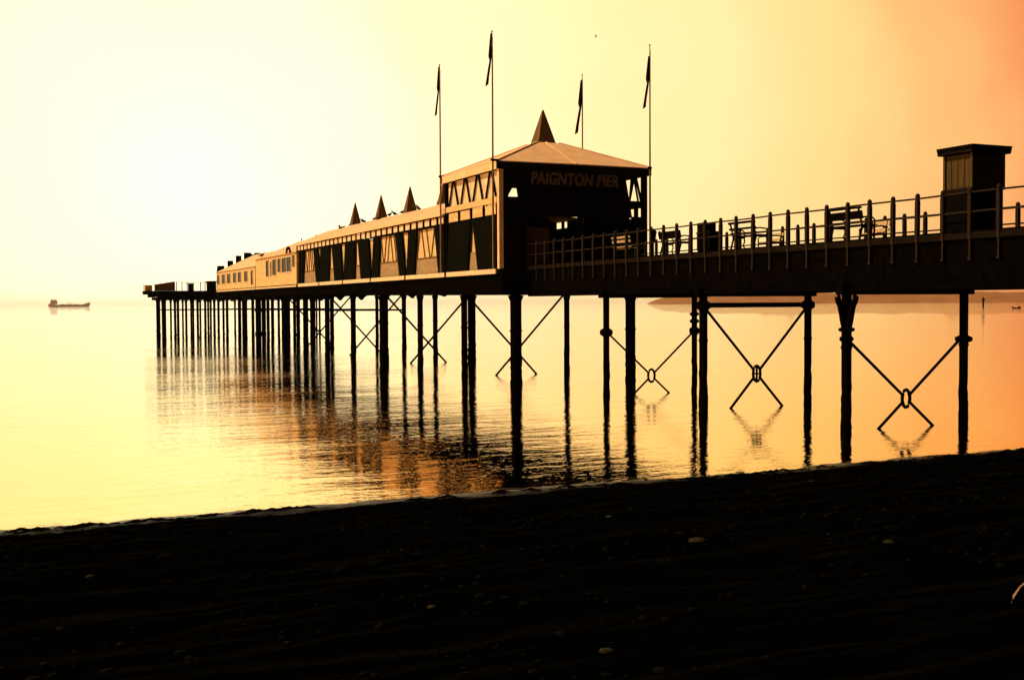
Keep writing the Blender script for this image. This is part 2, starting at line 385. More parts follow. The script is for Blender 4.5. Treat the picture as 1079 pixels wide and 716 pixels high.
for t in BENTS[:3]:
    b = bent_obj(t, NX0+.05, NX1-.1, 4.06, .15, ((2.75,.23,.1),), ((2.75,.23,.1),))
    if ground(25,t) < 1.5: cross(b, t, NX0+.05, 2.72, NX1-.1, -.97, .042, (.14,.22), .05)
# the bent at the water's edge, its near leg with curled brackets
b = bent_obj(26.9, NX0+.05, NX1-.1, 4.06, .15, ((3.02,.24,.07),(2.74,.21,.08)), ((2.66,.27,.11),))
mb = MB()
for dx, dy in ((-1,0),(1,0),(0,-1),(0,1)):
    x0, y0 = NX0+.05, 26.9
    mb.tube([(x0+dx*q,y0+dy*q,z) for q,z in ((.10,3.08),(.15,3.3),(.19,3.5),(.25,3.72),(.34,3.88),(.37,3.98),(.31,4.03))], [.08,.085,.085,.08,.075,.065,.05], 8)
mb.build('bracket', M['iron'], b, smooth=True)
cross(b, 26.9, NX0+.12, 2.70, NX1-.2, -.95, .046, (.15,.27), .05)
b = bent_obj(34.5, NX0+.05, NX1-.1, 4.06, .15, ((3.74,.26,.17),), ((3.74,.26,.17),))
MB().box(NX0+.1,NX1-.15,34.42,34.58,3.66,3.84).build('tie_beam', M['iron'], b)
cross(b, 34.5, NX0+.15, 3.62, NX1-.2, -1.16, .05, (.16,.29,1), .05)
b = bent_obj(41.7, NX0+.05, NX1-.42, 4.06, .13, ((2.63,.27,.17),), ((2.63,.22,.17),(3.05,.20,.09),(3.35,.20,.08)))
cross(b, 41.7, NX0+.1, 2.62, NX1-.45, -1.10, .042, (.16,.27), .05)
for i, t in enumerate(BENTS[6:]):
    big = i == 0
    b = bent_obj(t, 22.25 if big else 22.4, 28.5, under(t)-.05, .27 if big else (.29 if i==3 else (.165 if i < 3 else .19 if i < 6 else .15)), mids=((25.0,) if i in () else ((24.3,26.5) if t > 96 else ())), cap=.34)
    if i in (1,3,5,7): cross(b, t, 22.45, under(t)+.1, 28.4, -1.85, .058 if i < 3 else .066, None, .07)
    if t > 80: MB().box(22.5,28.4,t-.07,t+.07,3.34,3.48).build('tie_beam', M['iron'], b)
    elif i == 0: pass
# thick fender cluster beside the far legs
mb = MB()
for dx, dy in ((0,0),(.35,.3),(-.1,.9)): mb.tube([(22.2+dx,108+dy,-1.2),(22.2+dx,108+dy,4.9)], .13, 10)
mb.box(21.95,22.75,107.75,109.1,.9,1.3); mb.box(21.95,22.75,107.75,109.1,3.2,3.45)
P(mb,'fender',M['iron'])
# pale sill strip in lengths between the legs of the screen wall
VJ = [49.55,56.4,63.0,69.8,76.3,82.7,89.4]
for a, c in zip(VJ, VJ[1:]): P(MB().box(PX0-.05,PX0+.02,a+.15,c-.15,5.27,5.50),'sill',M['sill'])
# pier head
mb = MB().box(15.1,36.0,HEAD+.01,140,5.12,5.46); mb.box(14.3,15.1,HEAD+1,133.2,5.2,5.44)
P(mb,'head_deck',M['timber'])
mb = MB()
for x in (15.6,20,25,30,35.6): mb.box(x,x+.3,HEAD+.302,139.8,4.78,5.118)
mb.box(15.6,35.9,HEAD+.02,HEAD+.3,4.72,5.116)
P(mb,'head_girder',M['iron'])
for r_, t in enumerate((131.0,133.2,135.6,138.2)):
    b = MB().box(15.9,35.2,t-.15,t+.15,4.45,4.775).build('cross_beam', M['iron'], pier); b.matrix_parent_inverse = Matrix.Translation(pier.location).inverted()
    for x in (16.4,18.0,19.5,21.1,22.7,25.5,28.4,31.5,34.6): pile(x+random.uniform(-.15,.15), t, 4.449, random.uniform(.11,.145), b, base=-1.6)
    MB().box(16.5,35,t-.06,t+.06,3.3,3.42).build('tie_beam', M['iron'], b)

# ---------------------------------------------------------------- railings
def railing(x, sgn, label):
    r = empty('railing', (x,25,5.6), label, 'railing'); r0 = Vector((x,25,5.6))
    def sub(mb, n, m):
        o = mb.build(n, m, r, bevel=0); o.matrix_parent_inverse = Matrix.Translation(r0).inverted(); return o
    post = None; k = 0; t = 49.2
    while t > 1:
        if post is None:
            mb = MB().box(-.045,.045,-.045,.045,-.15,1.06); mb.box(-.053,.053,-.053,.053,-.02,.98)
            mb.tube([(0,0,1.05),(0,0,1.10),(0,0,1.16),(0,0,1.19)],[.05,.07,.055,.02],10)
            mb.box(-.028,.028,-.03,.03,-.62,-.15); mb.box(-.045,.045,-.05,.05,-.68,-.62)
            post = mb.build('post', M['rail'], r); o = post
        else: o = post.copy(); COL.objects.link(o); o.parent = r
        o.location = (0, t-25, 0); o.rotation_euler = (R(random.uniform(-.4,.4)), R(random.uniform(-.5,.5)), 0)
        t -= .9345
    for z in (1.05,.55):
        n = 40; pts = [(x-sgn*.005, 1+(49.25-1)*i/n, 5.6+z+.008*math.sin(i*1.9)) for i in range(n+1)]
        sub(MB().tube(pts, .026, 8), 'rail', M['rail'])
railing(NX0-.03, -1, 'dark post and rail railing along the near edge of the open pier deck')
railing(NX1-.03, 1, 'dark post and rail railing along the far edge of the deck, behind the benches')

# ---------------------------------------------------------------- entrance pavilion (tall block)
B0, B1 = PF+.02, 56.5
EZ0, EZ1 = 10.18, 10.55
ent = empty('entrance_pavilion', (25.45,B0,5.5), 'tall square entrance pavilion with spiked pyramid roof and dark name board', 'pavilion')
E0 = Matrix.Translation(ent.location).inverted()
def E(mb, n, m, parent=ent, **k):
    o = mb.build(n, m, parent, **k)
    if parent is ent: o.matrix_parent_inverse = E0
    return o
ov = .16
cx, cy = (PX0+PX1)/2, (B0+B1)/2
x0,x1,y0,y1 = PX0-ov,PX1+ov,B0-ov,B1+ov
s = .62
# roof: each slope a little folded along its middle, like stretched sheeting
rv = [(x0,y0,EZ1),(cx,y0-.0,EZ1+.02),(x1,y0,EZ1),(x1,cy,EZ1+.02),(x1,y1,EZ1),(cx,y1,EZ1+.02),(x0,y1,EZ1),(x0,cy,EZ1+.02),
      (cx-s,cy-s,12.0),(cx+s,cy-s,12.0),(cx+s,cy+s,12.0),(cx-s,cy+s,12.0)]
q = []
for i,(a,b_) in enumerate(((8,9),(9,10),(10,11),(11,8))):
    c0,cm,c1 = 2*i, 2*i+1, (2*i+2)%8
    q += [(c0,cm,a),(cm,b_,a),(cm,c1,b_)]
rv += [(v[0],v[1],EZ1-.03) for v in rv[:8]]
q += [(i,(i+1)%8,12+(i+1)%8,12+i) for i in range(8)] + [tuple(12+i for i in range(8)), (8,9,10,11)]
roof = E(MB().faces(rv,q),'roof',M['felt'])
mb = MB()
for a,b_ in (((x0,y0),(cx-s,cy-s)),((x1,y0),(cx+s,cy-s)),((x1,y1),(cx+s,cy+s)),((x0,y1),(cx-s,cy+s)),((cx,y0),(cx-s*.2,cy-s))):
    mb.bar((a[0],a[1],EZ1+.02),(b_[0],b_[1],12.02),.09,.05)
mb.build('ridge_roll', M['felt'], roof)
def spire(mb_unused, x, y, z0, z1, h, parent, seam=True):
    o = MB().faces([(x-h,y-h,z0),(x+h,y-h,z0),(x+h,y+h,z0),(x-h,y+h,z0),(x-h*.06,y-h*.06,z1),(x+h*.06,y-h*.06,z1),(x+h*.06,y+h*.06,z1),(x-h*.06,y+h*.06,z1)],
        [(0,1,5,4),(1,2,6,5),(2,3,7,6),(3,0,4,7),(4,5,6,7),(3,2,1,0)]).build('spire', M['spire'], parent)
    return o
M['spire'] = mat('lead_spire_sheet', (.17,.10,.05), (.10,.06,.03), .8, 2, (2,2,.5), .1, spec=.1)
spire(None, cx, cy, 11.98, 13.74, .50, roof)
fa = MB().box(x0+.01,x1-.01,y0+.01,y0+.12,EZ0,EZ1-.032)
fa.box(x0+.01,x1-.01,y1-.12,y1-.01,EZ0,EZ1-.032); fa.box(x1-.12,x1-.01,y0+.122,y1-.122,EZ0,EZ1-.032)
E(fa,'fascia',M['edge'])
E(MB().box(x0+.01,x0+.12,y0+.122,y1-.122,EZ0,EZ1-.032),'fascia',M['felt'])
E(MB().box(x0+.13,x1-.13,y0+.13,y1-.13,10.42,10.5),'ceiling',M['board'])
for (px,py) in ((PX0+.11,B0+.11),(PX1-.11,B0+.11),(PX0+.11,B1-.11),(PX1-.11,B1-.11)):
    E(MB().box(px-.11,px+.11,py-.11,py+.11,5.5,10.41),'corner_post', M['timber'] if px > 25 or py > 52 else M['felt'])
# upper open trusses: near side, far side and back
def truss(ax, fixed, a0, a1, n, zb, zt, bar=.10, name='truss'):
    mb = MB()
    st = (a1-a0)/n
    for i in range(n):
        lo, hi = a0+i*st, a0+(i+1)*st
        for (p,z0_,q_,z1_) in ((lo+st*.12,zb,lo+st*.44,zt),(hi-st*.12,zb,hi-st*.44,zt)):
            A = (fixed,p,z0_) if ax == 'y' else (p,fixed,z0_); Bq = (fixed,q_,z1_) if ax == 'y' else (q_,fixed,z1_)
            mb.bar(A,Bq,bar,.08)
    return E(mb, name, M['timber'])
truss('y', PX0+.06, B0+.3, B1-.3, 4, 8.9, 10.2, .075)
E(MB().box(PX0+.13,PX0+.17,B0+.23,B1-.23,8.91,10.17),'glazing',M['sill'])
truss('y', PX1-.06, B0+.3, B1-.3, 4, 8.9, 10.2)
truss('x', B1-.06, PX0+.3, PX1-.3, 3, 8.9, 10.2, .08)
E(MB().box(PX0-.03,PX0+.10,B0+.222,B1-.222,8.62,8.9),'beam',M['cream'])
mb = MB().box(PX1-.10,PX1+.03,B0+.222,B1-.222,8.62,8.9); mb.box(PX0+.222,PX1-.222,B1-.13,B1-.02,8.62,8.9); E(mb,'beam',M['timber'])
# near-side frieze of small pale panes under the beam
mb = MB(); mb.box(PX0+.0,PX0+.07,B0+.222,B1-.222,7.98,8.06)
for i in range(5): mb.box(PX0+.0,PX0+.07,B0+.23+i*1.64,B0+.35+i*1.64,8.06,8.618)
fr = E(mb,'frieze',M['timber'])
for i in range(4):
    MB().poly([(PX0+.03,B0+.46+i*1.64,8.10),(PX0+.03,B0+1.76+i*1.64,8.10),(PX0+.03,B0+1.74+i*1.64,8.55),(PX0+.03,B0+.50+i*1.64,8.55)],(.03,0,0)).build('pane',M['cream'],fr)
# near-side dark screens (each leaning), parapet boards and the gaps between them
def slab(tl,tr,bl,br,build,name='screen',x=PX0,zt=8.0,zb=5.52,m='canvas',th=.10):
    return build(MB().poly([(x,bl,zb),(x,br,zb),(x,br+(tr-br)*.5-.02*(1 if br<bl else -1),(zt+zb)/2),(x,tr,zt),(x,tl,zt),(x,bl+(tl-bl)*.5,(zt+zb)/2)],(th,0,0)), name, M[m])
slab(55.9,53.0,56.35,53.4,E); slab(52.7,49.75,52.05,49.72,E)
E(MB().poly([(PX0+.12,B0+.23,5.52),(PX0+.12,B1-.23,5.52),(PX0+.12,B1-.23,6.42),(PX0+.12,B0+.23,6.42)],(.05,0,0)),'parapet',M['screen'])
E(MB().box(PX0+.19,PX0+.24,B0+.23,B1-.23,6.43,7.97),'wall_panel',M['cream'])
# front: name board, openings left and right of it, mid beam, side screens, door
FY = B0
mb = MB().poly([(22.55,FY-.02,8.05),(28.62,FY-.02,8.05),(28.22,FY-.02,10.178),(22.20,FY-.02,10.178)],(0,.08,0))
sign = E(mb,'sign_board',M['board']); tag(sign,'black tapering board with faded lettering')
cu = bpy.data.curves.new('lettering','FONT'); cu.body = 'PAIGNTON PIER'; cu.size = .80; cu.extrude = .015; cu.offset = .022; cu.shear = .12; cu.space_character = 1.06
to = bpy.data.objects.new('lettering_curve', cu); COL.objects.link(to)
bpy.context.view_layer.update()
lm = bpy.data.meshes.new_from_object(to.evaluated_get(bpy.context.evaluated_depsgraph_get())); bpy.data.objects.remove(to)
vx = [v.co.x for v in lm.vertices]; vy = [v.co.y for v in lm.vertices]
sx_, sy_ = 4.78/(max(vx)-min(vx)), .60/(max(vy)-min(vy))
for v in lm.vertices: v.co = Vector(((v.co.x-min(vx))*sx_+23.08, FY-.038-v.co.z, (v.co.y-min(vy))*sy_+9.53))
lm.materials.clear(); lm.materials.append(M['letter']); lm.update()
lo = bpy.data.objects.new('lettering', lm); COL.objects.link(lo); lo.parent = sign
mb = MB().poly([(PX0+.222,FY,9.3),(22.38,FY,9.3),(22.28,FY,10.178),(PX0+.222,FY,10.178)],(0,.07,0))
mb.poly([(PX0+.222,FY,8.9),(21.90,FY,8.9),(22.02,FY,9.299),(PX0+.222,FY,9.299)],(0,.07,0))
mb.box(PX0+.222,22.55,FY-.01,FY+.08,8.62,8.898)
E(mb,'front_frame',M['timber']); mb = MB()
mb.box(28.55,PX1-.222,FY-.01,FY+.08,8.55,8.898); mb.box(28.6,PX1-.222,FY,FY+.06,8.0,8.12)
mb.bar((28.50,FY+.03,8.9),(28.62,FY+.03,10.2),.10,.06); mb.bar((28.98,FY+.03,8.9),(28.72,FY+.03,10.2),.10,.06)
mb.bar((28.95,FY+.03,8.12),(28.95,FY+.03,8.55),.08,.05); mb.box(PX1-.35,PX1-.222,FY,FY+.07,8.12,10.17)
E(mb,'front_frame',M['timber'])
mb = MB().poly([(PX0+.222,FY+.02,5.52),(22.95,FY+.02,5.52),(22.75,FY+.02,8.615),(PX0+.222,FY+.02,8.615)],(0,.07,0))
E(mb,'side_screen',M['board'])
E(MB().box(28.62,PX1-.222,FY+.1,FY+.15,5.52,8.0),'side_screen',M['board'])
E(MB().box(22.96,24.3,FY+.6,FY+.68,5.52,7.5),'door',M['door'])
E(MB().box(22.75,24.36,FY+.62,FY+.7,7.52,8.05),'lintel',M['board'])
# far side wall of the tall block (solid below, open slots under the beam)
mb = MB().box(PX1-.10,PX1,B0+.222,B1-.222,5.52,8.14); mb.box(PX1-.10,PX1,B0+.222,B0+.40,8.141,8.615)
for a,c in ((50.35,50.5),(51.1,56.0)): mb.box(PX1-.10,PX1,a,c,8.141,8.615)
E(mb,'far_wall',M['board'])

# ---------------------------------------------------------------- long low pavilion
L0, L1 = B1+.02, 89.7
low = empty('long_pavilion', (25.45,L0,5.5), 'long low pavilion of leaning dark screens with a row of spires on its roof', 'pavilion')
L0m = Matrix.Translation(low.location).inverted()
def LO(mb, n, m, parent=low, **k):
    o = mb.build(n, m, parent, **k)
    if parent is low: o.matrix_parent_inverse = L0m
    return o
ez, rz_ = 8.62, 10.15
# roof: gently bowed slopes, hipped at the seaward end
vs_, fs_ = [], []
prof = [(PX0-.12,ez),(PX0+1.2,ez+.62),(PX0+2.6,ez+1.17),(cx,rz_),(PX1-2.6,ez+1.17),(PX1-1.2,ez+.62),(PX1+.12,ez)]
secs = [(L0+.12,0)] + [(L0+3.6+i*2.7,1) for i in range(11)] + [(L1+.1,1)]
for t,k in secs:
    for (px,pz) in prof: vs_.append((px,t,pz-(0 if k else max(0,(pz-ez)*.8)) - .05*abs(math.sin(t*.48))))
n = len(prof)
for i in range(len(secs)-1):
    for j in range(n-1): fs_.append((i*n+j,i*n+j+1,(i+1)*n+j+1,(i+1)*n+j))
lroof = LO(MB().faces(vs_,fs_),'roof',M['felt'])
m_ = lroof.modifiers.new('thickness','SOLIDIFY'); m_.thickness = .08
for t in (67.2,73.8,80.3,87.0): spire(None, cx, t, rz_-.12, 11.85, .40, lroof)
LO(MB().box(PX0-.13,PX0-.02,L0,L1,8.52,8.61),'gutter',M['felt'])
mb = MB()
mb.box(PX0+.0,PX0+.08,L0,L1,8.0,8.08); mb.box(PX0+.0,PX0+.08,L0,L1,8.49,8.54)
t = L0
while t < L1: mb.box(PX0+.0,PX0+.08,t,t+.14,8.081,8.489); t += 1.105
fz = LO(mb,'frieze',M['timber'])
t = L0+.3
while t < L1-1: MB().box(PX0+.03,PX0+.06,t,t+.72,8.12,8.46).build('pane',M['sill'],fz); t += 1.105
for a in ((89.1,87.4,89.3,87.75),(84.5,83.3,83.75,82.5),(82.4,79.9,82.75,80.15),(79.3,77.05,78.6,76.45),(75.8,73.4,76.25,73.55),(72.75,70.4,72.15,69.95),
          (69.3,68.0,69.75,68.25),(64.95,63.75,64.2,63.1),(62.5,61.1,62.9,61.5),(58.2,56.75,57.6,56.55)): slab(*a, LO)
# pale boarded bays with thin raking bars, and the parapet boards below them
mb = MB().box(PX0+.16,PX0+.20,L0,L1-.05,6.43,7.995); LO(mb,'wall_panel',M['cream'])
LO(MB().box(PX0+.12,PX0+.17,L0,L1-.05,5.52,6.36),'parapet',M['screen'])
mb = MB().box(PX0+.09,PX0+.15,L0,L1-.05,6.361,6.43)
for (a,b_) in ((63.0,58.3),(68.1,64.3),(87.3,84.4)):
    st = (a-b_)/3
    for i in range(3):
        m0 = b_+st*(i+.5); up = 1 if i%2 else -1
        for sgn in (-1,1): mb.bar((PX0+.12,m0+sgn*st*(.42 if up>0 else .08),6.42),(PX0+.12,m0+sgn*st*(.08 if up>0 else .42),8.0),.05,.04)
LO(mb,'raking_bars',M['door'])
mb = MB().box(PX1-.10,PX1,L0,L1,5.52,8.14); mb.box(PX1-.10,PX1,L0,L1,8.56,8.62)
for a,c in ((L0,56.95),(57.12,57.3),(57.45,57.6),(57.72,58.0),(58.5,58.72),(59.5,L1)): mb.box(PX1-.10,PX1,a,c,8.141,8.559)
LO(mb,'far_wall',M['board'])
LO(MB().box(PX0+.3,PX1-.2,L1-.2,L1-.1,5.52,8.5),'end_wall',M['board'])

# ---------------------------------------------------------------- the two plain halls beyond it
hall = empty('boarded_hall', (PX0,90,5.5), 'plain cream boarded hall with a broad dark window, joined to the screened pavilion', 'hall')
H0 = Matrix.Translation(hall.location).inverted()
def HB(mb, n, m, parent=hall, **k):
    o = mb.build(n, m, parent, **k)
    if parent is hall: o.matrix_parent_inverse = H0
    return o
wall = HB(MB().box(PX0+.02,PX1-.05,89.95,105.9,5.30,8.0),'wall',M['cream'])
HB(MB().box(PX0-.03,PX0+.018,89.95,105.9,5.29,5.42),'sill',M['sill'])
mb = MB().faces([(PX0-.15,89.85,8.02),(PX1+.15,89.85,8.02),(PX1+.15,106.05,8.02),(PX0-.15,106.05,8.02),(cx,89.85,9.85),(cx,106.05,9.75)],
    [(0,1,4),(1,2,5,4),(2,3,5),(3,0,4,5),(3,2,1,0)])
HB(mb,'roof',M['felt'])
for (a,b_,z0_,z1_) in ((100.2,101.3,6.35,7.75),(99.1,99.5,6.4,7.6),(97.2,98.6,6.4,7.75),(95.5,96.6,6.6,7.75),(91.7,95.0,6.55,7.75),(90.45,91.2,6.9,7.85)):
    mb = MB()
    for (p,q_,r_,s_) in ((a-.07,a,z0_-.07,z1_+.07),(b_,b_+.07,z0_-.07,z1_+.07),(a,b_,z0_-.07,z0_),(a,b_,z1_,z1_+.07)): mb.box(PX0-.03,PX0+.018,p,q_,r_,s_)
    if b_-a > 2: mb.box(PX0-.02,PX0+.016,(a+b_)/2-.05,(a+b_)/2+.05,z0_,z1_)
    f = HB(mb,'window',M['sill'])
    MB().box(PX0+.004,PX0+.0165,a,b_,z0_,z1_).build('pane',M['glass'],f)
mb = MB().tube([(PX0-.1,92.2+.62*math.cos(a),8.05+.45*math.sin(a)) for a in [math.pi*i/12 for i in range(13)]], .10, 6)
HB(mb,'arched_hood',M['timber'])

shed = empty('seaward_hall', (PX0,107,5.5), 'pale roofed hall with a row of narrow windows, farthest seaward of the buildings', 'hall')
S0 = Matrix.Translation(shed.location).inverted()
def SB(mb, n, m, parent=shed, **k):
    o = mb.build(n, m, parent, **k)
    if parent is shed: o.matrix_parent_inverse = S0
    return o
SB(MB().box(PX0+.02,PX1-.05,106.2,126.8,5.30,7.38),'wall',M['cream'])
SB(MB().box(PX0-.03,PX0+.018,106.2,126.8,5.29,5.42),'sill',M['sill'])
mb = MB().faces([(PX0-.12,106.1,7.40),(PX1+.12,106.1,7.40),(PX1+.12,126.9,7.40),(PX0-.12,126.9,7.40),(cx,106.1,9.35),(cx,126.9,9.35)],
    [(0,1,4),(1,2,5,4),(2,3,5),(3,0,4,5),(3,2,1,0)])
sroof = SB(mb,'roof',M['pale_roof'])
for (a,b_) in ((125.1,126.6),(121.7,123.6),(118.6,120.5),(115.5,117.1),(112.95,114.5),(109.7,111.3),(107.15,108.1)):
    z0_ = 5.75 if a < 108 else 6.1
    mb = MB()
    for (p,q_,r_,s_) in ((a-.08,a,z0_-.08,7.18),(b_,b_+.08,z0_-.08,7.18),(a,b_,z0_-.08,z0_),(a,b_,7.10,7.18)): mb.box(PX0-.03,PX0+.018,p,q_,r_,s_)
    f = SB(mb,'window',M['sill'])
    MB().box(PX0+.004,PX0+.0165,a,b_,z0_,7.10).build('pane',M['glass'],f)
gs = []
for (xo,zt) in ((3.95,7.55),(3.85,8.15),(3.15,8.15),(3.15,7.75),(2.75,7.75),(2.75,8.72),(2.2,8.72),(2.2,8.3),(1.85,8.3),(1.85,9.28),(1.3,9.28),(1.3,8.8),(.95,8.8),(.95,9.62),(.2,9.62),(.2,9.45)): gs.append((xo,zt))
pts = [(cx-xo,127.0,zt) for xo,zt in gs] + [(cx+xo,127.0,zt) for xo,zt in reversed(gs)] + [(cx+3.95,127.0,5.47),(cx-3.95,127.0,5.47)]
SB(MB().poly(pts,(0,.45,0)),'stepped_gable',M['timber'])

# ---------------------------------------------------------------- things on the pier head
def simple(name, mb, m, label, cat, group=None, **k):
    o = mb.build(name, m, None, **k); tag(o, label, cat, group); return o
mb = MB().poly([(15.3,HEAD+.3,5.47),(17.45,HEAD+.3,5.47),(17.45,HEAD+.3,6.50),(15.3,HEAD+.3,6.15)],(0,.12,0))
for i in range(5): mb.box(15.3+i*.52,15.38+i*.52,HEAD+.2,HEAD+.296,5.47,6.1+i*.07)
simple('windbreak', mb, M['door'], 'dark boarded windbreak panel at the far left corner of the pier head', 'windbreak')
mb = MB().box(14.4,15.15,HEAD+1.2,133,5.45,6.02); mb.box(14.35,15.2,HEAD+1.15,133.05,6.02,6.10)
simple('locker', mb, M['cream'], 'small pale locker overhanging the extreme seaward left corner of the pier', 'locker')
mb = MB().box(19.0,19.55,HEAD+.6,131.3,5.47,6.22); mb.box(18.94,19.61,HEAD+.55,131.35,6.22,6.30)
simple('ticket_box', mb, M['timber'], 'small dark box standing alone among the posts on the pier head', 'box')
mb = MB().box(21.15,21.95,HEAD+.3,132,5.47,6.45); mb.box(21.05,22.05,HEAD+.2,132.1,6.45,6.56); mb.box(21.3,21.8,HEAD+.27,HEAD+.299,5.5,6.3)
simple('store_shed', mb, M['timber'], 'small dark store shed against the end wall of the seaward hall', 'shed')
hr = empty('head_railing', (20,HEAD+.15,5.46), 'thin open railing of sparse posts on the pier head', 'railing')
for x in (17.6,18.2,18.74,20.2,20.7,21.0): MB().box(x-20-.04,x-20+.04,-.04,.04,0,.98).build('post',M['rail'],hr)
MB().box(-2.4,1.1,-.02,.02,.9,.95).build('rail',M['rail'],hr)

# ---------------------------------------------------------------- flagpoles
def flagpole(x, y, ztop, label, fl, fw, ang, zlo=5.5, drop=.05):
    r = empty('flagpole', (x,y,zlo), label, 'flagpole', 'flagpoles at the corners of the entrance pavilion')
    h = ztop-zlo
    MB().tube([(0,0,0),(0,0,h*.5),(0,0,h)],[.055,.045,.024],8).build('pole',M['pole'],r)
    MB().tube([(0,0,h),(0,0,h+.05),(0,0,h+.10)],[.03,.045,.01],8).build('finial',M['pole'],r)
    # limp flag: hoist on the pole, cloth folded and hanging to its lower corner
    mb = MB(); n, k = 14, 6; g = []
    ca, sa = math.cos(ang), math.sin(ang)
    for i in range(n+1):
        s_ = i/n; row = []
        top = h-drop-fl*s_
        for j in range(k+1):
            u = j/k
            out_ = fw*(.15+.85*s_)*u if s_ < .45 else fw*((.15+.85*s_)*u*.5 + (s_-.45)*1.1)
            wob = .05*math.sin(u*9+s_*5)*(.3+u)
            px = -out_*ca + wob*sa; py = -out_*sa - wob*ca
            row.append(mb.bm.verts.new((px-.03*ca,py-.03*sa,top-.10*u*s_)))
        g.append(row)
    for i in range(n):
        for j in range(k): mb.bm.faces.new((g[i][j],g[i][j+1],g[i+1][j+1],g[i+1][j]))
    f = mb.build('flag',M['cloth'],r,smooth=True)
    m_ = f.modifiers.new('cloth','SOLIDIFY'); m_.thickness = .03; m_.offset = 0
    MB().tube([(.05,.02,1.4),(.05,.02,h-.2)],.008,5).build('halyard',M['pole'],r)
    if zlo < 6: MB().box(-.09,.30 if x < 25 else .09,-.05,.05,5.0,5.1).build('pole_bracket',M['iron'],r)
    return r
flagpole(21.02,49.1,16.45,'flagpole with limp flag at the near front corner, tallest in the picture', 2.35, .26, R(-20))
flagpole(21.20,56.55,16.35,'flagpole with narrow flag where the tall pavilion meets the long low one', 2.5, .22, R(-15))
flagpole(29.52,49.10,16.55,'flagpole with hanging flag at the far front corner, beside the open deck', 2.5, .30, R(-20), drop=.5)
flagpole(29.72,56.7,16.5,'flagpole with hanging flag at the hidden back corner, rising behind the pyramid roof', 2.9, .36, R(-18), drop=.25)
# lantern on a bracket by the right-hand flagpole
ln = empty('lantern', (29.52,48.80,6.9), 'dark bracket lantern at the foot of the flagpole beside the open deck', 'lantern')
MB().tube([(0,0,.42),(0,0,.5),(0,0,.62)],[.20,.16,.03],8).build('cap',M['iron'],ln)
MB().tube([(0,0,-.05),(0,0,.42)],[.11,.17],8).build('lamp_body',M['iron'],ln)
mb = MB().tube([(0,0,-1.42),(0,0,-.05)],[.05,.04],8); mb.bar((-.30,0,.52),(.34,0,.62),.05); mb.build('bracket',M['iron'],ln)

# ---------------------------------------------------------------- benches, bin, kiosk on the open deck
DZ = 5.70
def bench(x, t, rz, label, slats, m, length=1.55, arms=True, tilt=0):
    r = empty('bench', (x,t,DZ), label, 'bench', 'benches on the open pier deck', rz)
    # built with length along Y, back at x=0, seat towards +x
    h = length/2
    for (z0,z1) in slats:
        MB().poly([(-.02-(z0-.4)*.22,-h,z0),(-.02-(z1-.4)*.22,-h,z1),(.025-(z1-.4)*.22,-h,z1),(.025-(z0-.4)*.22,-h,z0)],(0,length,0)).build('back_slat',M[m],r)
    for i in range(4): MB().box(.05+i*.115,.14+i*.115,-h,h,.43,.465).build('seat_slat',M[m],r)
    for yy in (-h+.12, h-.12):
        mb = MB().bar((-.12,yy,.93),(.03,yy,.40),.05,.04,(0,1,0)); mb.bar((.03,yy,.40),(-.08,yy,0),.05,.045,(0,1,0))
        mb.bar((.0,yy,.405),(.50,yy,.405),.05,.05); mb.tube([(.48,yy,.40),(.50,yy,.28),(.44,yy,.15),(.52,yy,.0)],[.025,.028,.026,.03],8)
        if arms: mb.tube([(-.05,yy,.66),(.2,yy,.69),(.42,yy,.67),(.51,yy,.60),(.49,yy,.42)],.026,8)
        mb.build('bench_end',M['iron'],r)
    return r
bench(23.45,27.5,0,'slatted bench with a broad dark back board, the nearest one left of the kiosk',((.50,.56),(.62,.86),(.92,.98)),'timber')
bench(23.45,32.75,0,'dark bench with three thin spaced back slats, just right of the stepped box cabinet',((.50,.56),(.66,.73),(.86,.94)),'timber')
bench(23.45,37.45,0,'bench with one dark back board, between the pavilion flagpole and the box cabinet',((.60,.88),),'timber',arms=True)
bench(24.1,42.3,0,'bench, sun glint painted pale, behind the railing in front of the dark pavilion entrance',((.50,.58),(.70,.80),(.88,.96)),'pale_or_glint_bench')  # pale paint here stands in for a gleam of sunlight
bench(27.2,30.3,math.pi,'pale bench against the far railing, just right of the broad backed bench',((.50,.62),(.68,.88)),'pale_or_glint_bench',.95)
bench(27.2,36.0,math.pi,'small pale bench against the far railing, right of the bench with thin spaced slats',((.50,.60),(.68,.80)),'pale_or_glint_bench',.95)
cb = empty('cabinet', (23.55,35.0,DZ), 'dark stepped box cabinet with a raised left half behind the railing', 'cabinet')
MB().box(-.28,.28,-.42,.42,.04,.72).build('body',M['timber'],cb,bevel=.012)
MB().box(-.27,.27,-.02,.41,.721,1.05).build('raised_box',M['timber'],cb,bevel=.012)
MB().box(-.30,-.281,-.44,.44,.66,.71).build('trim',M['rail'],cb)
MB().box(-.25,.25,-.39,.39,0,.039).build('plinth',M['iron'],cb)

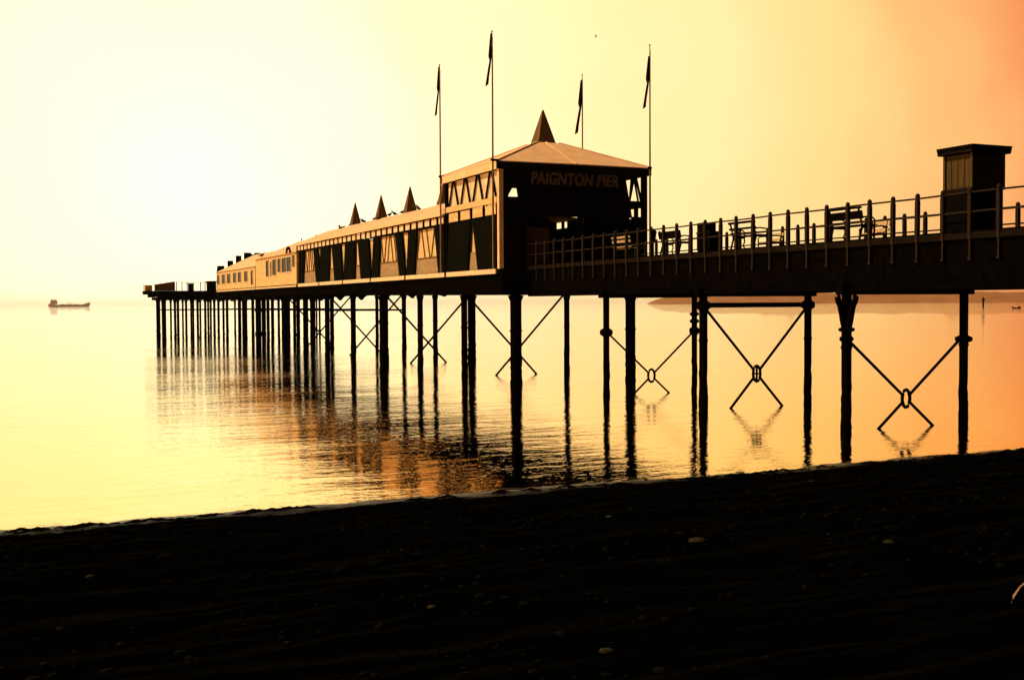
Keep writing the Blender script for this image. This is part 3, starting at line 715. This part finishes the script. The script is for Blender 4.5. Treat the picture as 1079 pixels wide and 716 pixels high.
KX, KY = 23.6, 22.75
kw, kl, kh = 1.12, .96, 2.10
ki = empty('kiosk', (KX,KY,DZ), 'tall narrow wooden kiosk with a flat overhanging roof on the open pier deck', 'kiosk')
MB().box(0,kw,0,kl,.02,1.14).build('lower_body',M['board'],ki)
MB().box(.02,kw-.02,.02,kl-.02,1.141,kh-.02).build('upper_body',M['booth'],ki)
mb = MB()
for (a,b_) in ((0,0),(kw,0),(0,kl),(kw,kl)): mb.box(a-.035,a+.035,b_-.035,b_+.035,1.142,kh)
mb.build('corner_strip',M['booth'],ki)
MB().box(-.07,-.001,.08,kl-.04,1.06,1.17).build('counter_shelf',M['edge'],ki)
mb = MB()
for yy in (.28,.52,.75): mb.box(.0,.019,yy-.008,yy+.008,1.2,kh-.1)
mb.build('cover_strip',M['booth'],ki)
mb = MB().faces([(-.13,-.13,kh),(kw+.13,-.13,kh),(kw+.13,kl+.13,kh),(-.13,kl+.13,kh),(-.16,-.16,kh+.20),(kw+.16,-.16,kh+.20),(kw+.16,kl+.16,kh+.20),(-.16,kl+.16,kh+.20),(kw/2,kl/2,kh+.30)],
    [(3,2,1,0),(0,1,5,4),(1,2,6,5),(2,3,7,6),(3,0,4,7),(4,5,8),(5,6,8),(6,7,8),(7,4,8)])
MBR = mb.build('roof',M['timber'],ki)
MB().box(-.15,-.142,-.13,kl+.13,kh+.01,kh+.07).build('drip_strip',M['edge'],MBR)

# ---------------------------------------------------------------- gulls
def gull(rs=0):
    """continuous body lofted from tail to bill, wings folded, two legs"""
    mb = MB(); prof = [(-.30,.0,.008,.03),(-.22,.02,.045,.03),(-.10,.05,.085,.075),(.03,.07,.095,.095),(.11,.10,.07,.085),(.155,.17,.042,.05),(.185,.22,.043,.046),(.215,.235,.036,.036),(.24,.23,.014,.014),(.29,.215,.004,.005)]
    rings = []
    for (y,z,rx,rz2) in prof: rings.append([mb.bm.verts.new((rx*math.cos(a),y,.14+z+rz2*math.sin(a))) for a in [2*math.pi*i/10 for i in range(10)]])
    for i in range(len(rings)-1):
        for j in range(10): mb.bm.faces.new((rings[i][j],rings[i][(j+1)%10],rings[i+1][(j+1)%10],rings[i+1][j]))
    mb.bm.faces.new(rings[0][::-1]); mb.bm.faces.new(rings[-1])
    for sx in (-1,1):
        mb.tube([(sx*.03,.0,-.05),(sx*.03,.0,.13)],.014,5)
    return mb
g0 = None
GL = 'small dark gull perched on the roof ridge of the long low pavilion'
for t, x in ((59.5,cx),(65.2,cx),(69.6,24.6),(71.3,cx-.3),(75.5,cx),(77.2,cx),(82.0,cx),(83.9,cx-.2),(85.0,cx),(82.9,24.5),(86.0,24.2),(78.8,24.8),(84.6,23.6),(62.6,cx),(68.4,cx),(78.3,cx),(79.1,24.9),(81.1,cx),(88.2,cx),(88.9,24.7),(76.2,24.0)):
    if g0 is None: o = g0 = gull().build('gull', M['feather'], smooth=True)
    else: o = g0.copy(); COL.objects.link(o)
    k = abs(x-cx)/(cx-PX0); o.location = (x,t, rz_ - .10 - k*k*.25 - k*1.15); o.rotation_euler.z = random.uniform(0,6.28); sc = random.uniform(.8,1.05); o.scale = (sc,sc,sc)
    tag(o, GL, 'gull', 'gulls on the pavilion roof')
o = g0.copy(); COL.objects.link(o); o.location = (cx-2.0,93.5,8.92); o.scale = (1.0,)*3; o.rotation_euler.z = 1; tag(o,'dark gull standing on the roof of the boarded hall with the broad window','gull','gulls on the hall roofs')
for t in (96.0,99.4,104.6):
    o = g0.copy(); COL.objects.link(o); o.location = (cx,t,9.85-(t-89.85)*.0062-.05); o.rotation_euler.z = random.uniform(0,6.28); tag(o,'tiny dark gull on the ridge of the boarded hall beyond the spires','gull','gulls on the hall ridge')
o = g0.copy(); COL.objects.link(o); o.location = (PX0+.05,103.2,8.1); o.scale = (1.2,)*3; o.rotation_euler.z = 4; tag(o,'dark gull at the eave over the narrow windows of the boarded hall','gull','gulls on the hall roofs')
fl = MB().tube([(0,-.25,0),(0,-.1,.0),(0,.1,.01),(0,.24,.0)],[.01,.07,.06,.012],8)
for sx in (-1,1): fl.faces([(sx*.05,-.06,.02),(sx*.05,.10,.02),(sx*.35,.10,.16),(sx*.35,-.02,.16),(sx*.75,-.06,.05),(sx*.35,.02,.185),(sx*.05,.02,.06)],[(0,1,2,3),(3,2,4),(1,6,5,2),(6,0,3,5),(5,3,4),(2,5,4)])
bd = fl.build('gull', M['feather']); bd.location = (40,85.6,29); tag(bd,'tiny gull flying high in the sky between the flagpoles','gull')
az_ = math.atan((629-539.5)/1200)+TH; bd.location = (84*math.sin(az_), 84*math.cos(az_), CZ+84*math.cos(az_-TH)*.232); bd.rotation_euler = (0,.3,1); bd.scale = (.42,)*3

# ---------------------------------------------------------------- ship, beacon, dinghy on the water
def polar(px, dist):
    a = TH+math.atan((px-539.5)/1200); z = dist/math.cos(a-TH); return (z*math.sin(a), z*math.cos(a), 0), a
loc, a = polar(73, 5000)
sh = empty('cargo_ship', loc, 'distant orange cargo ship on the horizon, paint lightened for haze', 'ship', rz=-a); sh.scale = (1.92,)*3
mb = MB()  # hull lofted along x (stern left, bow right)
secs = [(-44,5.5,6.5,2.0),(-41,7,6.3,-1),(-20,7.2,4.8,-1),(15,7.2,4.8,-1),(30,6.2,5.4,-1),(39,3.2,8.6,-1),(43.5,.8,9.4,1.0),(46,.2,9.8,5.5)]
rg = []
for (x,hw,zt,zb) in secs: rg.append([mb.bm.verts.new(p) for p in ((x,-hw,zt),(x,-hw*.85,zb),(x,hw*.85,zb),(x,hw,zt))])
for i in range(len(rg)-1):
    for j in range(4): mb.bm.faces.new((rg[i][j],rg[i][(j+1)%4],rg[i+1][(j+1)%4],rg[i+1][j]))
mb.bm.faces.new(rg[0][::-1]); mb.bm.faces.new(rg[-1])
hull = mb.build('hull',M['hull'],sh)
mb = MB().box(-40,-24,-6.4,6.4,6.0,10.5); mb.box(-38.5,-24.5,-5.8,5.8,10.5,13.2); mb.box(-36,-25,-6.6,6.6,13.2,15.6); mb.box(-35,-26.5,-4,4,15.6,16.2)
mb.build('deckhouse',M['deckhouse'],sh)
MB().tube([(-37,0,13.2),(-37,0,17.5)],1.6,10).build('funnel',M['hull'],sh)
mb = MB().tube([(-29,0,16.2),(-29,0,20)],.35,6); mb.build('mast',M['hull'],sh)
mb = MB()
for i in range(3): mb.box(-18+i*14,-7+i*14,-5,5,4.8,6.3)
mb.build('hatch',M['deckhouse'],sh)
mb = MB().tube([(-2,0,5),(-2,0,11)],.5,6); mb.tube([(-2,0,10),(9,0,7.5)],.35,6); mb.build('crane',M['hull'],sh)
MB().tube([(38,0,8.5),(38,0,13)],.3,6).build('foremast',M['hull'],sh)
loc, a = polar(1036, 720)
bc = empty('beacon', loc, 'dark channel marker post standing in the water at far right', 'beacon', rz=-a)
MB().tube([(0,0,-2),(0,0,4.2)],.55,10).build('post',M['iron'],bc)
mb = MB().box(-.9,.9,-.9,.9,4.0,5.6); mb.build('topmark',M['iron'],bc)
MB().tube([(0,0,5.6),(0,0,6.8)],[.35,.1],8).build('lamp',M['iron'],bc)
loc, a = polar(1071.5, 560)
dg = empty('dinghy', loc, 'tiny dark dinghy on the water at the far right edge', 'boat', rz=-a)
mb = MB(); rg = []
for (x,hw,zt,zb) in ((-1.9,.6,.7,-.1),(-.6,.8,.55,-.2),(.8,.7,.6,-.15),(1.8,.1,.9,.2)): rg.append([mb.bm.verts.new(p) for p in ((x,-hw,zt),(x,-hw*.6,zb),(x,hw*.6,zb),(x,hw,zt))])
for i in range(3):
    for j in range(4): mb.bm.faces.new((rg[i][j],rg[i][(j+1)%4],rg[i+1][(j+1)%4],rg[i+1][j]))
mb.bm.faces.new(rg[0][::-1]); mb.bm.faces.new(rg[-1]); mb.build('hull',M['iron'],dg)
MB().box(.5,1.5,-.45,.45,.6,1.15).build('cuddy',M['iron'],dg)
MB().box(-2.2,-1.7,-.2,.2,.2,1.1).build('outboard',M['iron'],dg)

# ---------------------------------------------------------------- single things lying on the beach
def on_sand(px, py):
    """point of the beach under a pixel of the 1079x716 frame"""
    d = co.matrix_world.to_3x3() @ Vector(((px-539.5)/1200, -(py-358)/1200, -1)); o_ = Vector((0,0,CZ)); t = 3
    while t < 60:
        p = o_+d*t
        if p.z <= ground(p.x,p.y): return p
        t += .03
    return p
for (px,py,sc,lab) in ((735,571,.10,'flat pale wedge of stone lying in the middle of the black beach'),(642,545,.05,'small pale stone near the waterline below the pier legs'),
        (937,572,.06,'small pale stone on the right side of the beach'),(455,640,.04,'little pale pebble low on the beach, left of centre'),(855,507,.035,'tiny pale pebble just below the waterline near the bracketed pier leg'),
        (640,688,.05,'pale pebble close to the bottom edge of the beach'),(130,523,.035,'pale pebble near the waterline on the left'),(95,608,.05,'pale stone in the lower left of the beach')):
    p = on_sand(px,py); pale_stone(p.x,p.y,sc,lab,.35)
p = on_sand(1064,636); q_ = Vector((math.cos(TH),-math.sin(TH),0))
pts = [p+q_*u+Vector((0,0,v)) for u,v in ((0,-.02),(.03,.06),(.075,.125),(.13,.175),(.19,.20),(.25,.20))]
o = MB().tube(pts,[.009,.009,.008,.007,.006,.004],7).build('driftwood',M['stalk'],smooth=True); tag(o,'thin bleached stalk of driftwood curving up from the sand at lower right','driftwood')
